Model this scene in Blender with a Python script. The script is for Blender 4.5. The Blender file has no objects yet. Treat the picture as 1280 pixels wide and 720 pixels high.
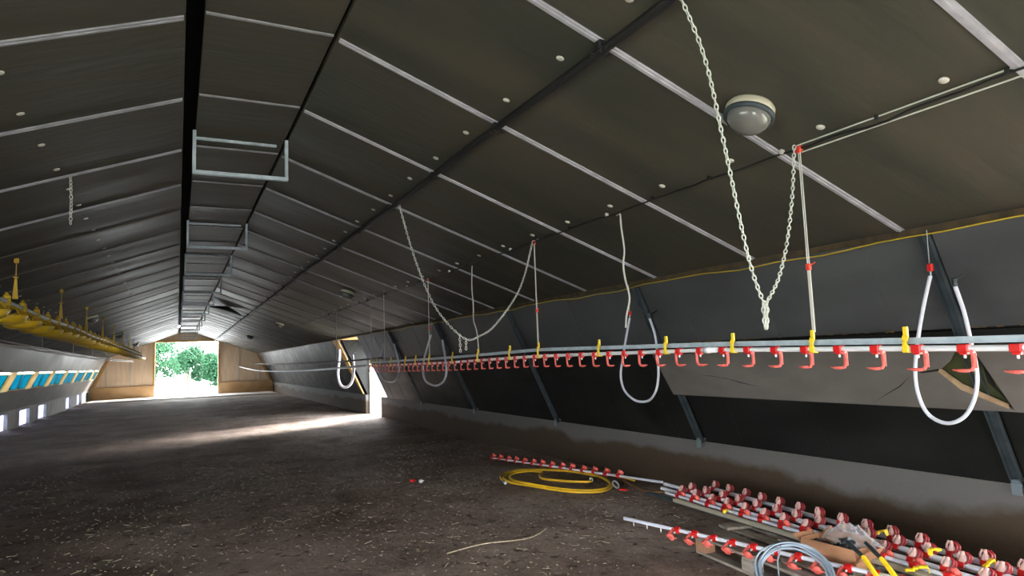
import bpy, math, random
from mathutils import Vector, Matrix, noise
random.seed(7)
sc = bpy.context.scene
COL = sc.collection

# ------------------------------------------------------------------ building measures (metres)
XC, ZR = 0.505, 3.827            # ridge
XE, ZE = 4.486, 2.347            # eave
XP, ZP = 5.306, 0.5735           # foot of the sloping wall / top of the concrete plinth
Y0, Y1 = -2.2, 43.8              # near and far gable
BAT0, BATS = 2.8007, 1.3226      # ceiling joint strips
TRUSS = [2.65 + 3.15 * k for k in range(-1, 14)]
SL = (ZR - ZE) / (XE - XC)
def roof_z(x): return ZR - SL * abs(x - XC)
def wall_x(z): return XP - (XP - XE) / (ZE - ZP) * (z - ZP)
def mir(x): return 2 * XC - x

# ------------------------------------------------------------------ materials
MATS = {}
def mat(name, col, rough=.6, metal=0., col2=None, nscale=3., nstretch=(1, 1, 1), bump=0., bscale=30., spec=.5,
        rvar=0., lo=.35, hi=.65, transl=0., ncol3=None, detail=4):
    if name in MATS: return MATS[name]
    m = bpy.data.materials.new(name); m.use_nodes = True
    nt = m.node_tree; b = nt.nodes['Principled BSDF']
    b.inputs['Base Color'].default_value = (*col, 1); b.inputs['Roughness'].default_value = rough
    b.inputs['Metallic'].default_value = metal; b.inputs['Specular IOR Level'].default_value = spec
    if col2 or bump or rvar:
        tc = nt.nodes.new('ShaderNodeTexCoord'); mp = nt.nodes.new('ShaderNodeMapping')
        mp.inputs['Scale'].default_value = nstretch
        nt.links.new(tc.outputs['Object'], mp.inputs['Vector'])
        n = nt.nodes.new('ShaderNodeTexNoise'); n.inputs['Scale'].default_value = nscale; n.inputs['Detail'].default_value = detail
        nt.links.new(mp.outputs[0], n.inputs['Vector'])
        if col2:
            r = nt.nodes.new('ShaderNodeValToRGB'); e = r.color_ramp.elements
            e[0].position = lo; e[0].color = (*col, 1); e[1].position = hi; e[1].color = (*col2, 1)
            if ncol3:
                q = r.color_ramp.elements.new(min(.99, hi + .1)); q.color = (*ncol3, 1)
            nt.links.new(n.outputs['Fac'], r.inputs['Fac']); nt.links.new(r.outputs['Color'], b.inputs['Base Color'])
        if rvar:
            mr = nt.nodes.new('ShaderNodeMapRange'); mr.inputs['From Min'].default_value = .3; mr.inputs['From Max'].default_value = .7
            mr.inputs['To Min'].default_value = rough - rvar; mr.inputs['To Max'].default_value = rough + rvar
            nt.links.new(n.outputs['Fac'], mr.inputs['Value']); nt.links.new(mr.outputs[0], b.inputs['Roughness'])
        if bump:
            n2 = nt.nodes.new('ShaderNodeTexNoise'); n2.inputs['Scale'].default_value = bscale; n2.inputs['Detail'].default_value = 5
            nt.links.new(mp.outputs[0], n2.inputs['Vector'])
            bp = nt.nodes.new('ShaderNodeBump'); bp.inputs['Strength'].default_value = bump; bp.inputs['Distance'].default_value = .02
            nt.links.new(n2.outputs['Fac'], bp.inputs['Height']); nt.links.new(bp.outputs[0], b.inputs['Normal'])
    if transl:
        out = nt.nodes['Material Output']; t = nt.nodes.new('ShaderNodeBsdfTranslucent'); t.inputs['Color'].default_value = (*col, 1)
        mx = nt.nodes.new('ShaderNodeMixShader'); mx.inputs[0].default_value = transl
        nt.links.new(b.outputs[0], mx.inputs[1]); nt.links.new(t.outputs[0], mx.inputs[2]); nt.links.new(mx.outputs[0], out.inputs['Surface'])
        if col2: nt.links.new(r.outputs['Color'], t.inputs['Color'])
    MATS[name] = m
    return m

M_ceil = mat('ceiling_board', (.044, .046, .037), .54, 0, (.074, .064, .049), 1.3, (.22, 1.9, 1), .25, 9, .16, .12, lo=.38, hi=.72, detail=7)
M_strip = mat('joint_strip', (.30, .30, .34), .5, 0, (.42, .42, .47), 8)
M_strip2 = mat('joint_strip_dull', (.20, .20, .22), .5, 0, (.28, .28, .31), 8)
M_strip3 = mat('joint_strip_dark', (.055, .048, .040), .5, 0, (.10, .08, .065), 2)  # darker brown tone for the strips farther along
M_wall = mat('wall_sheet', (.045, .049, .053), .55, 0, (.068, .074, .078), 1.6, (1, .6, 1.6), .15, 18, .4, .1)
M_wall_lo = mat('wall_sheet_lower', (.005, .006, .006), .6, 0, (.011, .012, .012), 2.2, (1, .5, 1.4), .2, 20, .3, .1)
M_wall_l = mat('left_wall_sheet', (.10, .095, .088), .5, 0, (.15, .14, .13), 1.2, (1, .6, 1), .12, 18, .4, .1)
M_dark = mat('dark_gap', (.006, .006, .006), .9)
M_black = mat('black_plastic', (.008, .008, .009), .6)
M_conc_wood = mat('plywood', (.70, .52, .36), .6, 0, (.78, .61, .44), 3, (3, 3, .4), .1, 12)
M_tanbase = mat('gable_base', (.55, .34, .16), .75, 0, (.64, .42, .22), 2.5)
M_trimwood = mat('orange_wood', (.50, .27, .07), .6, 0, (.60, .36, .12), 6, (1, 1, 6))
M_pale = mat('pale_batten', (.55, .50, .42), .6)
M_galv = mat('galvanised', (.32, .39, .44), .5, .1, (.44, .51, .56), 14, (1, 1, 1), .05, 40)
M_galv_d = mat('galvanised_weathered', (.026, .038, .047), .6, .2, (.050, .067, .080), 9, (1, 1, 1), .05, 40)
M_white = mat('white_plastic', (.72, .74, .80), .35)
M_tube = mat('white_tube', (.62, .66, .78), .4)
M_red = mat('red_plastic', (.55, .012, .012), .4)
M_coral = mat('coral_plastic', (.72, .13, .11), .45)
M_pink = mat('pale_pink_plastic', (.62, .40, .38), .4)
M_darkred = mat('dark_red_plastic', (.22, .012, .018), .4)
M_yellow = mat('yellow_plastic', (.80, .58, .02), .4)
M_cord = mat('white_cord', (.50, .50, .46), .7)
M_chain = mat('zinc_chain', (.52, .55, .50), .5, .1)
M_hose = mat('yellow_hose', (.78, .50, .02), .45, 0, (.62, .40, .02), 4)
M_pan = mat('yellow_pan', (.62, .40, .015), .45, 0, (.48, .30, .01), 2.5)
M_pipe_d = mat('dull_pipe', (.16, .14, .12), .5)
M_wood = mat('pallet_wood', (.19, .168, .145), .8, 0, (.33, .30, .265), 6, (6, .6, 6), .3, 30)
M_woodcut = mat('wood_end_grain', (.36, .20, .12), .8, 0, (.28, .15, .09), 20)
M_card = mat('cardboard', (.40, .20, .11), .8, 0, (.47, .25, .14), 5)
M_wire = mat('grey_blue_wire', (.30, .38, .48), .35, .3)
M_metald = mat('dark_steel', (.05, .06, .07), .4, .6)
M_leaf = mat('leaf', (.014, .050, .024), .7, 0, (.030, .090, .044), 1.3, transl=.25, spec=.1)
M_bark = mat('bark', (.16, .11, .07), .9, 0, (.10, .07, .05), 8, bump=.5)
M_yard = mat('yard_concrete', (.62, .62, .60), .9, 0, (.72, .72, .70), .8)
M_cream = mat('cream_board', (.60, .50, .30), .6, 0, (.68, .56, .34), 3, transl=.25)
M_straw = mat('straw', (.52, .44, .32), .8, 0, (.30, .25, .19), 40)
M_olive = mat('olive_insulation', (.028, .036, .010), .9, 0, (.045, .05, .014), 9)
M_greyp = mat('grey_panel', (.115, .108, .100), .6, 0, (.15, .14, .13), 2, (1, 1, 2), .1, 20)
M_foam = mat('broken_foam_edge', (.42, .30, .18), .85, 0, (.3, .2, .12), 20)
M_rope = mat('yellow_rope', (.45, .32, .02), .7)
M_brown = mat('brown_hose', (.16, .09, .03), .6)
M_vent = mat('white_vent_sheet', (.70, .72, .85), .5, transl=.55)

def blend_mat(name, base, z0, z1):
    "concrete: pale upper band, brown dirty lower part with streaks (stains left by litter)"
    m = bpy.data.materials.new(name); m.use_nodes = True; nt = m.node_tree; b = nt.nodes['Principled BSDF']
    b.inputs['Roughness'].default_value = .85
    g = nt.nodes.new('ShaderNodeTexCoord'); s = nt.nodes.new('ShaderNodeSeparateXYZ'); nt.links.new(g.outputs['Object'], s.inputs[0])
    n = nt.nodes.new('ShaderNodeTexNoise'); n.inputs['Scale'].default_value = 1.6; n.inputs['Detail'].default_value = 6
    mp = nt.nodes.new('ShaderNodeMapping'); mp.inputs['Scale'].default_value = (1, .6, .9)
    nt.links.new(g.outputs['Object'], mp.inputs[0]); nt.links.new(mp.outputs[0], n.inputs['Vector'])
    ad = nt.nodes.new('ShaderNodeMath'); ad.operation = 'MULTIPLY_ADD'; ad.inputs[1].default_value = .5; nt.links.new(n.outputs['Fac'], ad.inputs[0]); nt.links.new(s.outputs['Z'], ad.inputs[2])
    mr = nt.nodes.new('ShaderNodeMapRange'); mr.inputs['From Min'].default_value = z0 + .25; mr.inputs['From Max'].default_value = z1 + .25
    nt.links.new(ad.outputs[0], mr.inputs['Value'])
    mx = nt.nodes.new('ShaderNodeMix'); mx.data_type = 'RGBA'
    mx.inputs[6].default_value = (.046, .031, .018, 1); mx.inputs[7].default_value = (*base, 1)
    nt.links.new(mr.outputs[0], mx.inputs[0]); nt.links.new(mx.outputs[2], b.inputs['Base Color'])
    bp = nt.nodes.new('ShaderNodeBump'); bp.inputs['Strength'].default_value = .3; bp.inputs['Distance'].default_value = .02
    n2 = nt.nodes.new('ShaderNodeTexNoise'); n2.inputs['Scale'].default_value = 25; nt.links.new(g.outputs['Object'], n2.inputs['Vector'])
    nt.links.new(n2.outputs['Fac'], bp.inputs['Height']); nt.links.new(bp.outputs[0], b.inputs['Normal'])
    return m
M_plinth = blend_mat('stained_concrete', (.105, .104, .104), .335, .41)
M_plinth_l = mat('grey_concrete', (.15, .15, .15), .8, 0, (.22, .22, .22), 2, bump=.3, bscale=20)

def floor_mat():
    m = bpy.data.materials.new('dirt_floor'); m.use_nodes = True; nt = m.node_tree; b = nt.nodes['Principled BSDF']
    b.inputs['Roughness'].default_value = .85; b.inputs['Specular IOR Level'].default_value = .25
    g = nt.nodes.new('ShaderNodeTexCoord')
    def nz(scale, det, st=(1, 1, 1)):
        mp = nt.nodes.new('ShaderNodeMapping'); mp.inputs['Scale'].default_value = st; nt.links.new(g.outputs['Object'], mp.inputs[0])
        n = nt.nodes.new('ShaderNodeTexNoise'); n.inputs['Scale'].default_value = scale; n.inputs['Detail'].default_value = det; n.inputs['Roughness'].default_value = .65
        nt.links.new(mp.outputs[0], n.inputs['Vector']); return n
    def ramp(src, a, c1, bb, c2):
        r = nt.nodes.new('ShaderNodeValToRGB'); e = r.color_ramp.elements
        e[0].position = a; e[0].color = (*c1, 1); e[1].position = bb; e[1].color = (*c2, 1)
        nt.links.new(src.outputs['Fac'], r.inputs['Fac']); return r
    def mix(f, a, b_):
        x = nt.nodes.new('ShaderNodeMix'); x.data_type = 'RGBA'
        nt.links.new(f, x.inputs[0]); nt.links.new(a, x.inputs[6])
        if isinstance(b_, tuple): x.inputs[7].default_value = (*b_, 1)
        else: nt.links.new(b_, x.inputs[7])
        return x
    base = ramp(nz(.9, 8), .38, (.17, .128, .108), .64, (.40, .325, .29))
    big = ramp(nz(.55, 6, (1, .45, 1)), .50, (0, 0, 0), .70, (1, 1, 1))
    a = mix(big.outputs[0], base.outputs[0], (.50, .43, .40))
    sp = ramp(nz(38, 2), .66, (0, 0, 0), .72, (1, 1, 1))
    c = mix(sp.outputs[0], a.outputs[2], (.45, .38, .30))
    sp2 = ramp(nz(9, 6), .56, (0, 0, 0), .66, (1, 1, 1))
    d = mix(sp2.outputs[0], c.outputs[2], (.085, .062, .048))
    # painted shade: floor colour darkened towards the window side
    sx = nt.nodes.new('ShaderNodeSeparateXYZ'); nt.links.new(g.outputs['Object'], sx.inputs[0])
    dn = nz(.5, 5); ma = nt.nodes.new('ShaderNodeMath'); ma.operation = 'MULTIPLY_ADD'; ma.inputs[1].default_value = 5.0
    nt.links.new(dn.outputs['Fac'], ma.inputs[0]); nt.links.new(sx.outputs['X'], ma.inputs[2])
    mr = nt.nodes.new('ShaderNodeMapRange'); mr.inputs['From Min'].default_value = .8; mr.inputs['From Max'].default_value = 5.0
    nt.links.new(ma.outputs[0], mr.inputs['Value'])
    side_shade = nt.nodes.new('ShaderNodeMix'); side_shade.data_type = 'RGBA'; side_shade.blend_type = 'MULTIPLY'; side_shade.inputs[0].default_value = 1
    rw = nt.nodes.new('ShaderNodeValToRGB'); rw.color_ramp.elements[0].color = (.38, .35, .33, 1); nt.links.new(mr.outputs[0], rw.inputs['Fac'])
    nt.links.new(d.outputs[2], side_shade.inputs[6]); nt.links.new(rw.outputs[0], side_shade.inputs[7])
    nt.links.new(side_shade.outputs[2], b.inputs['Base Color'])
    bn = nz(14, 8); bp = nt.nodes.new('ShaderNodeBump'); bp.inputs['Strength'].default_value = .6; bp.inputs['Distance'].default_value = .03
    nt.links.new(bn.outputs['Fac'], bp.inputs['Height']); nt.links.new(bp.outputs[0], b.inputs['Normal'])
    return m
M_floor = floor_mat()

def pane_mat():
    "blue translucent sheet, dirt patches on it"
    m = bpy.data.materials.new('blue_window_sheet'); m.use_nodes = True; nt = m.node_tree; out = nt.nodes['Material Output']
    nt.nodes.remove(nt.nodes['Principled BSDF'])
    g = nt.nodes.new('ShaderNodeTexCoord'); n = nt.nodes.new('ShaderNodeTexNoise'); n.inputs['Scale'].default_value = 1.6; n.inputs['Detail'].default_value = 6
    nt.links.new(g.outputs['Object'], n.inputs['Vector'])
    r = nt.nodes.new('ShaderNodeValToRGB'); e = r.color_ramp.elements
    e[0].position = .42; e[0].color = (.008, .035, .030, 1); e[1].position = .54; e[1].color = (.006, .13, .17, 1)
    nt.links.new(n.outputs['Fac'], r.inputs['Fac'])
    t = nt.nodes.new('ShaderNodeBsdfTranslucent'); gl = nt.nodes.new('ShaderNodeBsdfGlossy'); gl.inputs['Roughness'].default_value = .3
    gl.inputs['Color'].default_value = (.5, .5, .5, 1)
    nt.links.new(r.outputs[0], t.inputs['Color']); mx = nt.nodes.new('ShaderNodeMixShader'); mx.inputs[0].default_value = .06
    nt.links.new(t.outputs[0], mx.inputs[1]); nt.links.new(gl.outputs[0], mx.inputs[2]); nt.links.new(mx.outputs[0], out.inputs['Surface'])
    return m
M_pane = pane_mat()

def glass_mat():
    m = bpy.data.materials.new('lamp_glass'); m.use_nodes = True; b = m.node_tree.nodes['Principled BSDF']
    b.inputs['Base Color'].default_value = (.20, .20, .19, 1); b.inputs['Roughness'].default_value = .15
    b.inputs['Transmission Weight'].default_value = .35
    return m
M_glass = glass_mat()
def bag_mat():
    m = bpy.data.materials.new('clear_plastic_film'); m.use_nodes = True; nt = m.node_tree; b = nt.nodes['Principled BSDF']
    b.inputs['Base Color'].default_value = (.55, .55, .60, 1); b.inputs['Roughness'].default_value = .12; b.inputs['Specular IOR Level'].default_value = .9
    tr = nt.nodes.new('ShaderNodeBsdfTransparent'); mx = nt.nodes.new('ShaderNodeMixShader'); mx.inputs[0].default_value = .34
    nt.links.new(tr.outputs[0], mx.inputs[1]); nt.links.new(b.outputs[0], mx.inputs[2]); nt.links.new(mx.outputs[0], nt.nodes['Material Output'].inputs['Surface'])
    return m
M_bag = bag_mat()

# ------------------------------------------------------------------ mesh builder
class MB:
    def __init__(s): s.v = []; s.f = []; s.mi = []; s.sm = []; s.mats = []
    def _m(s, m):
        if m is None: return 0
        if m not in s.mats: s.mats.append(m)
        return s.mats.index(m)
    def add(s, vs, fs, m=None, smooth=False):
        o = len(s.v); s.v += [tuple(v) for v in vs]; k = s._m(m)
        for f in fs: s.f.append(tuple(i + o for i in f)); s.mi.append(k); s.sm.append(smooth)
        return s
    def box(s, c, d, R=None, m=None, bev=0.):
        hx, hy, hz = d[0] / 2, d[1] / 2, d[2] / 2
        b = min(bev, hx * .9, hy * .9, hz * .9)
        if b <= 0:
            vs = [Vector((x, y, z)) for x in (-hx, hx) for y in (-hy, hy) for z in (-hz, hz)]
            fs = [(0, 1, 3, 2), (4, 6, 7, 5), (0, 4, 5, 1), (2, 3, 7, 6), (0, 2, 6, 4), (1, 5, 7, 3)]
        else:
            vs = []; fs = []
            idx = {}
            for sx in (-1, 1):
                for sy in (-1, 1):
                    for sz in (-1, 1):
                        for ax in range(3):
                            p = [sx * (hx - b), sy * (hy - b), sz * (hz - b)]
                            p[ax] = (sx * hx, sy * hy, sz * hz)[ax]
                            idx[(sx, sy, sz, ax)] = len(vs); vs.append(Vector(p))
            S = (-1, 1)
            for ax in range(3):
                o = [a for a in range(3) if a != ax]
                for sg in S:
                    q = []
                    for a, c_ in ((-1, -1), (1, -1), (1, 1), (-1, 1)):
                        k = [0, 0, 0]; k[ax] = sg; k[o[0]] = a; k[o[1]] = c_; q.append(idx[(*k, ax)])
                    fs.append(tuple(q))
            for ax in range(3):      # edges parallel to ax
                o = [a for a in range(3) if a != ax]
                for a in S:
                    for c_ in S:
                        q = []
                        for e, w in ((-1, o[0]), (1, o[0]), (1, o[1]), (-1, o[1])):
                            k = [0, 0, 0]; k[ax] = e; k[o[0]] = a; k[o[1]] = c_; q.append(idx[(*k, w)])
                        fs.append(tuple(q))
            for sx in S:
                for sy in S:
                    for sz in S: fs.append((idx[(sx, sy, sz, 0)], idx[(sx, sy, sz, 1)], idx[(sx, sy, sz, 2)]))
        c = Vector(c)
        if R is not None: vs = [R @ v for v in vs]
        return s.add([v + c for v in vs], fs, m)
    def tube(s, pts, r, n=8, m=None, cap=True, closed=False):
        pts = [Vector(p) for p in pts]; N = len(pts)
        rs = r if isinstance(r, (list, tuple)) else [r] * N
        vs = []; fs = []; up = None
        for i, p in enumerate(pts):
            a = pts[(i - 1) % N] if (closed or i > 0) else pts[i]; b = pts[(i + 1) % N] if (closed or i < N - 1) else pts[i]
            t = (b - a).normalized()
            if up is None:
                up = Vector((0, 0, 1)) if abs(t.z) < .9 else Vector((1, 0, 0))
            up = (up - t * up.dot(t)).normalized(); w = t.cross(up)
            for k in range(n):
                an = 2 * math.pi * k / n; vs.append(p + (up * math.cos(an) + w * math.sin(an)) * rs[i])
        M = N if closed else N - 1
        for i in range(M):
            for k in range(n):
                a = i * n + k; b = i * n + (k + 1) % n; c = ((i + 1) % N) * n
                fs.append((a, b, c + (k + 1) % n, c + k))
        s.add(vs, fs, m, True)
        if cap and not closed:
            s.add(vs[:n], [tuple(range(n))[::-1]], m); s.add(vs[-n:], [tuple(range(n))], m)
        return s
    def lathe(s, prof, c=(0, 0, 0), n=20, m=None, R=None):
        c = Vector(c); vs = []; fs = []
        for r_, z in prof:
            for k in range(n):
                a = 2 * math.pi * k / n; v = Vector((r_ * math.cos(a), r_ * math.sin(a), z))
                vs.append((R @ v if R is not None else v) + c)
        for i in range(len(prof) - 1):
            for k in range(n): fs.append((i * n + k, i * n + (k + 1) % n, (i + 1) * n + (k + 1) % n, (i + 1) * n + k))
        fs.append(tuple(range(n))[::-1]); fs.append(tuple(range((len(prof) - 1) * n, len(prof) * n)))
        return s.add(vs, fs, m, True)
    def prism(s, poly, d, m=None):
        "poly: list of 3D points in a plane, extruded by vector d"
        d = Vector(d); p = [Vector(q) for q in poly]; n = len(p)
        fs = [tuple(range(n)), tuple(range(n, 2 * n))[::-1]] + [(i, i + n, (i + 1) % n + n, (i + 1) % n) for i in range(n)]
        return s.add(p + [q + d for q in p], fs, m)
    def build(s, name, m, parent=None, label=None, cat=None, group=None, kind=None, loc=None):
        me = bpy.data.meshes.new(name); me.from_pydata(s.v, [], s.f)
        if s.mats:
            for q in s.mats: me.materials.append(q)
        else: me.materials.append(m)
        me.polygons.foreach_set('material_index', s.mi); me.polygons.foreach_set('use_smooth', s.sm)
        me.update()
        o = bpy.data.objects.new(name, me); COL.objects.link(o)
        if parent: o.parent = parent
        if loc: o.location = loc
        return tag(o, label, cat, group, kind)
def tag(o, label=None, cat=None, group=None, kind=None):
    if label: o['label'] = label
    if cat: o['category'] = cat
    if group: o['group'] = group
    if kind: o['kind'] = kind
    return o
def empty(name, loc, label, cat, group=None, kind=None):
    o = bpy.data.objects.new(name, None); o.empty_display_size = .1; COL.objects.link(o); o.location = loc
    return tag(o, label, cat, group, kind)
def copy_tree(o, parent=None):
    c = o.copy(); COL.objects.link(c); c.parent = parent
    for ch in list(o.children): copy_tree(ch, c)
    return c
def spline(pts, n=8, closed=False):
    P = [Vector(p) for p in pts]; N = len(P); out = []
    for i in range(N if closed else N - 1):
        g = (lambda k: P[k % N]) if closed else (lambda k: P[max(0, min(N - 1, k))])
        a, b, c, d = g(i - 1), g(i), g(i + 1), g(i + 2)
        for j in range(n):
            t = j / n
            out.append(.5 * ((2 * b) + (c - a) * t + (2 * a - 5 * b + 4 * c - d) * t * t + (3 * b - a - 3 * c + d) * t ** 3))
    if not closed: out.append(P[-1])
    return out
ORD = ['nearest', 'second', 'third', 'fourth', 'fifth', 'sixth', 'seventh', 'eighth', 'ninth', 'tenth', 'eleventh', 'twelfth',
       'thirteenth', 'fourteenth', 'fifteenth', 'sixteenth', 'seventeenth', 'eighteenth']
def nth(k): return ORD[k]

# ------------------------------------------------------------------ ground and floor
def lerp(a, b, t): return a + (b - a) * t
ys = [Y0 - .2]
while ys[-1] < Y1 + .4: ys.append(ys[-1] + max(.055, .012 * abs(ys[-1])))
xs = [mir(XP) - .1 + i * .075 for i in range(int((2 * (XP - XC) + .3) / .075) + 1)]
def fz(x, y):
    edge = min(1, max(0, (x - (mir(XP) + .0)) / .5)) * min(1, max(0, (XP - x) / .5))
    z = .012 * noise.noise(Vector((x * 1.3, y * 1.3, 0))) + .008 * noise.noise(Vector((x * 5, y * 5, 3))) + .022 * noise.noise(Vector((x * .4, y * .25, 7)))
    z -= .02
    z += .05 * (1 - min(1, max(0, (x - mir(XP)) / .9))) * (.6 + noise.noise(Vector((x, y * .9, 5))))   # litter heaped along the left wall
    return z
vs = [(x, y, fz(x, y)) for y in ys for x in xs]; nx = len(xs)
fs = [(j * nx + i, j * nx + i + 1, (j + 1) * nx + i + 1, (j + 1) * nx + i) for j in range(len(ys) - 1) for i in range(nx - 1)]
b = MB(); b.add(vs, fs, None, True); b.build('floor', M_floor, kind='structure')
b = MB(); b.add([(-250, -200, -.09), (250, -200, -.09), (250, 300, -.09), (-250, 300, -.09)], [(0, 1, 2, 3)])
b.build('ground', M_yard, kind='structure')
M_bounce_grass = mat('bounce_grass_ground', (.36, .38, .27), .9, 0, (.46, .48, .36), 2)
b = MB(); b.box((14, -2.5, -.085), (16.5, 11, .05)); b.box((-14, -1, -.085), (18, 14, .05)); b.build('bounce_grass', M_bounce_grass, kind='structure')  # unseen green ground added outside the side openings to bounce tinted light
b = MB(); b.box((XC, 42.0, .0), (9.3, 3.5, .05), bev=.01); b.build('floor_light_slab', mat('pale_bounce_slab', (.50, .46, .42), .8, 0, (.60, .56, .52), 2, bump=.3, bscale=12), kind='structure')  # added pale slab: door brightness in its colour, bounces light onto the gable

lit = MB()
for i in range(9000):
    y = 2.2 + 11 * random.random() ** 1.7; x = random.uniform(-3.5, 5.0)
    if x > 3.5 and y < 5: continue
    if noise.noise(Vector((x * .7, y * .7, 11))) < -.12 and random.random() < .8: continue
    l = random.uniform(.006, .022) if random.random() < .9 else random.uniform(.04, .11); w = random.uniform(.003, .008)
    a = random.uniform(0, math.pi); R = Matrix.Rotation(a, 3, 'Z') @ Matrix.Rotation(random.uniform(-.3, .3), 3, 'Y')
    lit.box((x, y, fz(x, y) + .004), (l, w, .003), R)
lit.build('floor_litter', M_straw, label='pale straw bits and chips strewn over the brown dirt floor', cat='litter', kind='stuff')

# ------------------------------------------------------------------ ceiling
def slab(b, x0, x1, t=.06, y0=Y0, y1=Y1):
    z0, z1 = roof_z(x0), roof_z(x1)
    b.prism([(x0, y0, z0), (x1, y0, z1), (x1, y0, z1 + t), (x0, y0, z0 + t)], (0, y1 - y0, 0))
b = MB(); slab(b, .90, XE + .06); slab(b, mir(XE) - .06, .02)
# cavity above the ridge opening
b.prism([(-.02, Y0, 3.72), (.94, Y0, 3.72), (.94, Y0, 4.15), (-.02, Y0, 4.15)], (0, .05, 0))
ceil = b.build('ceiling', M_ceil, kind='structure')
b = MB(); b.box((-.04, (Y0 + Y1) / 2, 3.93), (.05, Y1 - Y0, .46)); b.box((.97, (Y0 + Y1) / 2, 3.93), (.05, Y1 - Y0, .46))
b.box((.465, (Y0 + Y1) / 2, 4.17), (1.1, Y1 - Y0, .05)); b.build('roof_slab', M_dark, kind='structure')
nrm = {1: Vector((SL, 0, 1)).normalized(), -1: Vector((-SL, 0, 1)).normalized()}
def wm(side):
    R = nrm[side].to_track_quat('Z', 'Y').to_matrix(); q = MB(); q.lathe([(.020, 0), (.024, .004), (.024, .009)], R=R, n=12); return q
M_washer = mat('fixing_washer', (.50, .49, .44), .6)
wsr = {}
for side, xw in ((1, 1.935), (1, 3.215), (-1, mir(1.935)), (-1, mir(3.215))):
    for k in range(24):
        y = 1.75 + k * .68; z = roof_z(xw)
        if side not in wsr: o = wm(side).build('washer', M_washer, ceil); wsr[side] = o
        else: o = wsr[side].copy(); COL.objects.link(o); o.parent = ceil
        o.location = Vector((xw + random.uniform(-.01, .01), y, z)) - nrm[side] * .009
# joint strips
n = 1
for k in range(-3, 31):
    y = BAT0 + k * BATS
    for sd in (1, -1):
        a, c = (.91, XE - .01) if sd == 1 else (.01, mir(XE) + .01)
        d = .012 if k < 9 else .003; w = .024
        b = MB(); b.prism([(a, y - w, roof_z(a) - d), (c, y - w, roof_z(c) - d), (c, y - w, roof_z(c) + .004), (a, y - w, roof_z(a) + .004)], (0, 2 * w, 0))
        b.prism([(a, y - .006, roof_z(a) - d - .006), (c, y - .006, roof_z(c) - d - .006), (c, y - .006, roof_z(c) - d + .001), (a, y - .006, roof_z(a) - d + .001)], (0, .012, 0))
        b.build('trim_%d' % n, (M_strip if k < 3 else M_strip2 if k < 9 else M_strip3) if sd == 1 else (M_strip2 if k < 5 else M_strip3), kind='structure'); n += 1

# hanging ridge panel (closed vent flap), its joints, and the U frames that carry it
rp = empty('ridge_panel', (.5, 0, 3.70), 'long dark panel hanging in the slot along the roof ridge', 'panel')
k = -3
while BAT0 + k * BATS < Y1:
    a = BAT0 + k * BATS; e = min(a + BATS, Y1 - .05)
    MB().box((0, (a + e) / 2, .02), (.76, e - a - .012, .04), bev=.004).build('panel_board', M_ceil, rp)
    MB().box((0, a, -.006), (.75, .026, .012), bev=.003).build('cross_strip', M_strip2, rp)
    k += 1
fy = [2.7, 6.255, 10.236, 13.285, 16.594] + [16.594 + 3.3 * i for i in range(1, 9)]
for k, y in enumerate(fy):
    fr = empty('roof_bracket', (.495, y, 3.30), 'galvanised U-shaped frame carrying the ridge panel, %s' % ('the one closest to the camera' if k == 0 else nth(k) + ' from the camera'), 'bracket', 'U-shaped brackets along the ridge')
    MB().box((0, 0, 0), (.80, .045, .035), bev=.004).build('crossbar', M_galv, fr)
    for s in (-1, 1): MB().box((s * .385, 0, .19), (.03, .035, .36 if s > 0 else .37), bev=.004).build('hanger_bar', M_galv, fr)
    MB().box((-.02, .25, .385), (.7, .03, .025), bev=.003).build('support_rail', M_galv, fr)

# ------------------------------------------------------------------ right wall
def wall_pt(y, z, off=0., side=1):
    "point on the sloping wall, off = metres into the room"
    nx_, nz_ = -(ZE - ZP), -(XP - XE); L = math.hypot(nx_, nz_)
    x = wall_x(z) + nx_ / L * off; z2 = z + nz_ / L * off
    return Vector((x if side == 1 else mir(x), y, z2))
def wallslab(b, ya, yb, za, zb, o0, o1, side=1, m=None):
    q = [wall_pt(ya, za, o0, side), wall_pt(ya, zb, o0, side), wall_pt(ya, zb, o1, side), wall_pt(ya, za, o1, side)]
    b.prism(q, (0, yb - ya, 0), m)
DA, DB = 18.5, 20.9        # side doorway
RD, LD = 1.7, 2.8            # unseen openings added for near-end light: right and left limits from the front gable
b = MB()
for ya, yb in ((RD, DA), (DB, Y1)):
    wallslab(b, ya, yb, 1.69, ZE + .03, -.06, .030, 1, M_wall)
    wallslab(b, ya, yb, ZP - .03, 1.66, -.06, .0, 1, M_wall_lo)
    wallslab(b, ya, yb, 1.6, 1.75, -.07, -.03, 1, M_dark)
y = RD + .4
while y < Y1 - .5:      # sheet laps
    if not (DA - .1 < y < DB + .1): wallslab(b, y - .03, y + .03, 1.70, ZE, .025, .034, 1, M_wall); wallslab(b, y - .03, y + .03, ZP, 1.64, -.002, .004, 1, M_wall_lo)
    y += 1.05
b.build('wall_right', M_wall, kind='structure')
b = MB()
for ya, yb in ((RD, 19.15), (DB, Y1)):
    b.box((XP + .10, (ya + yb) / 2, ZP / 2 - .06), (.20, yb - ya, ZP + .12), bev=.012)
b.build('baseboard_right', M_plinth, kind='structure')
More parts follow.
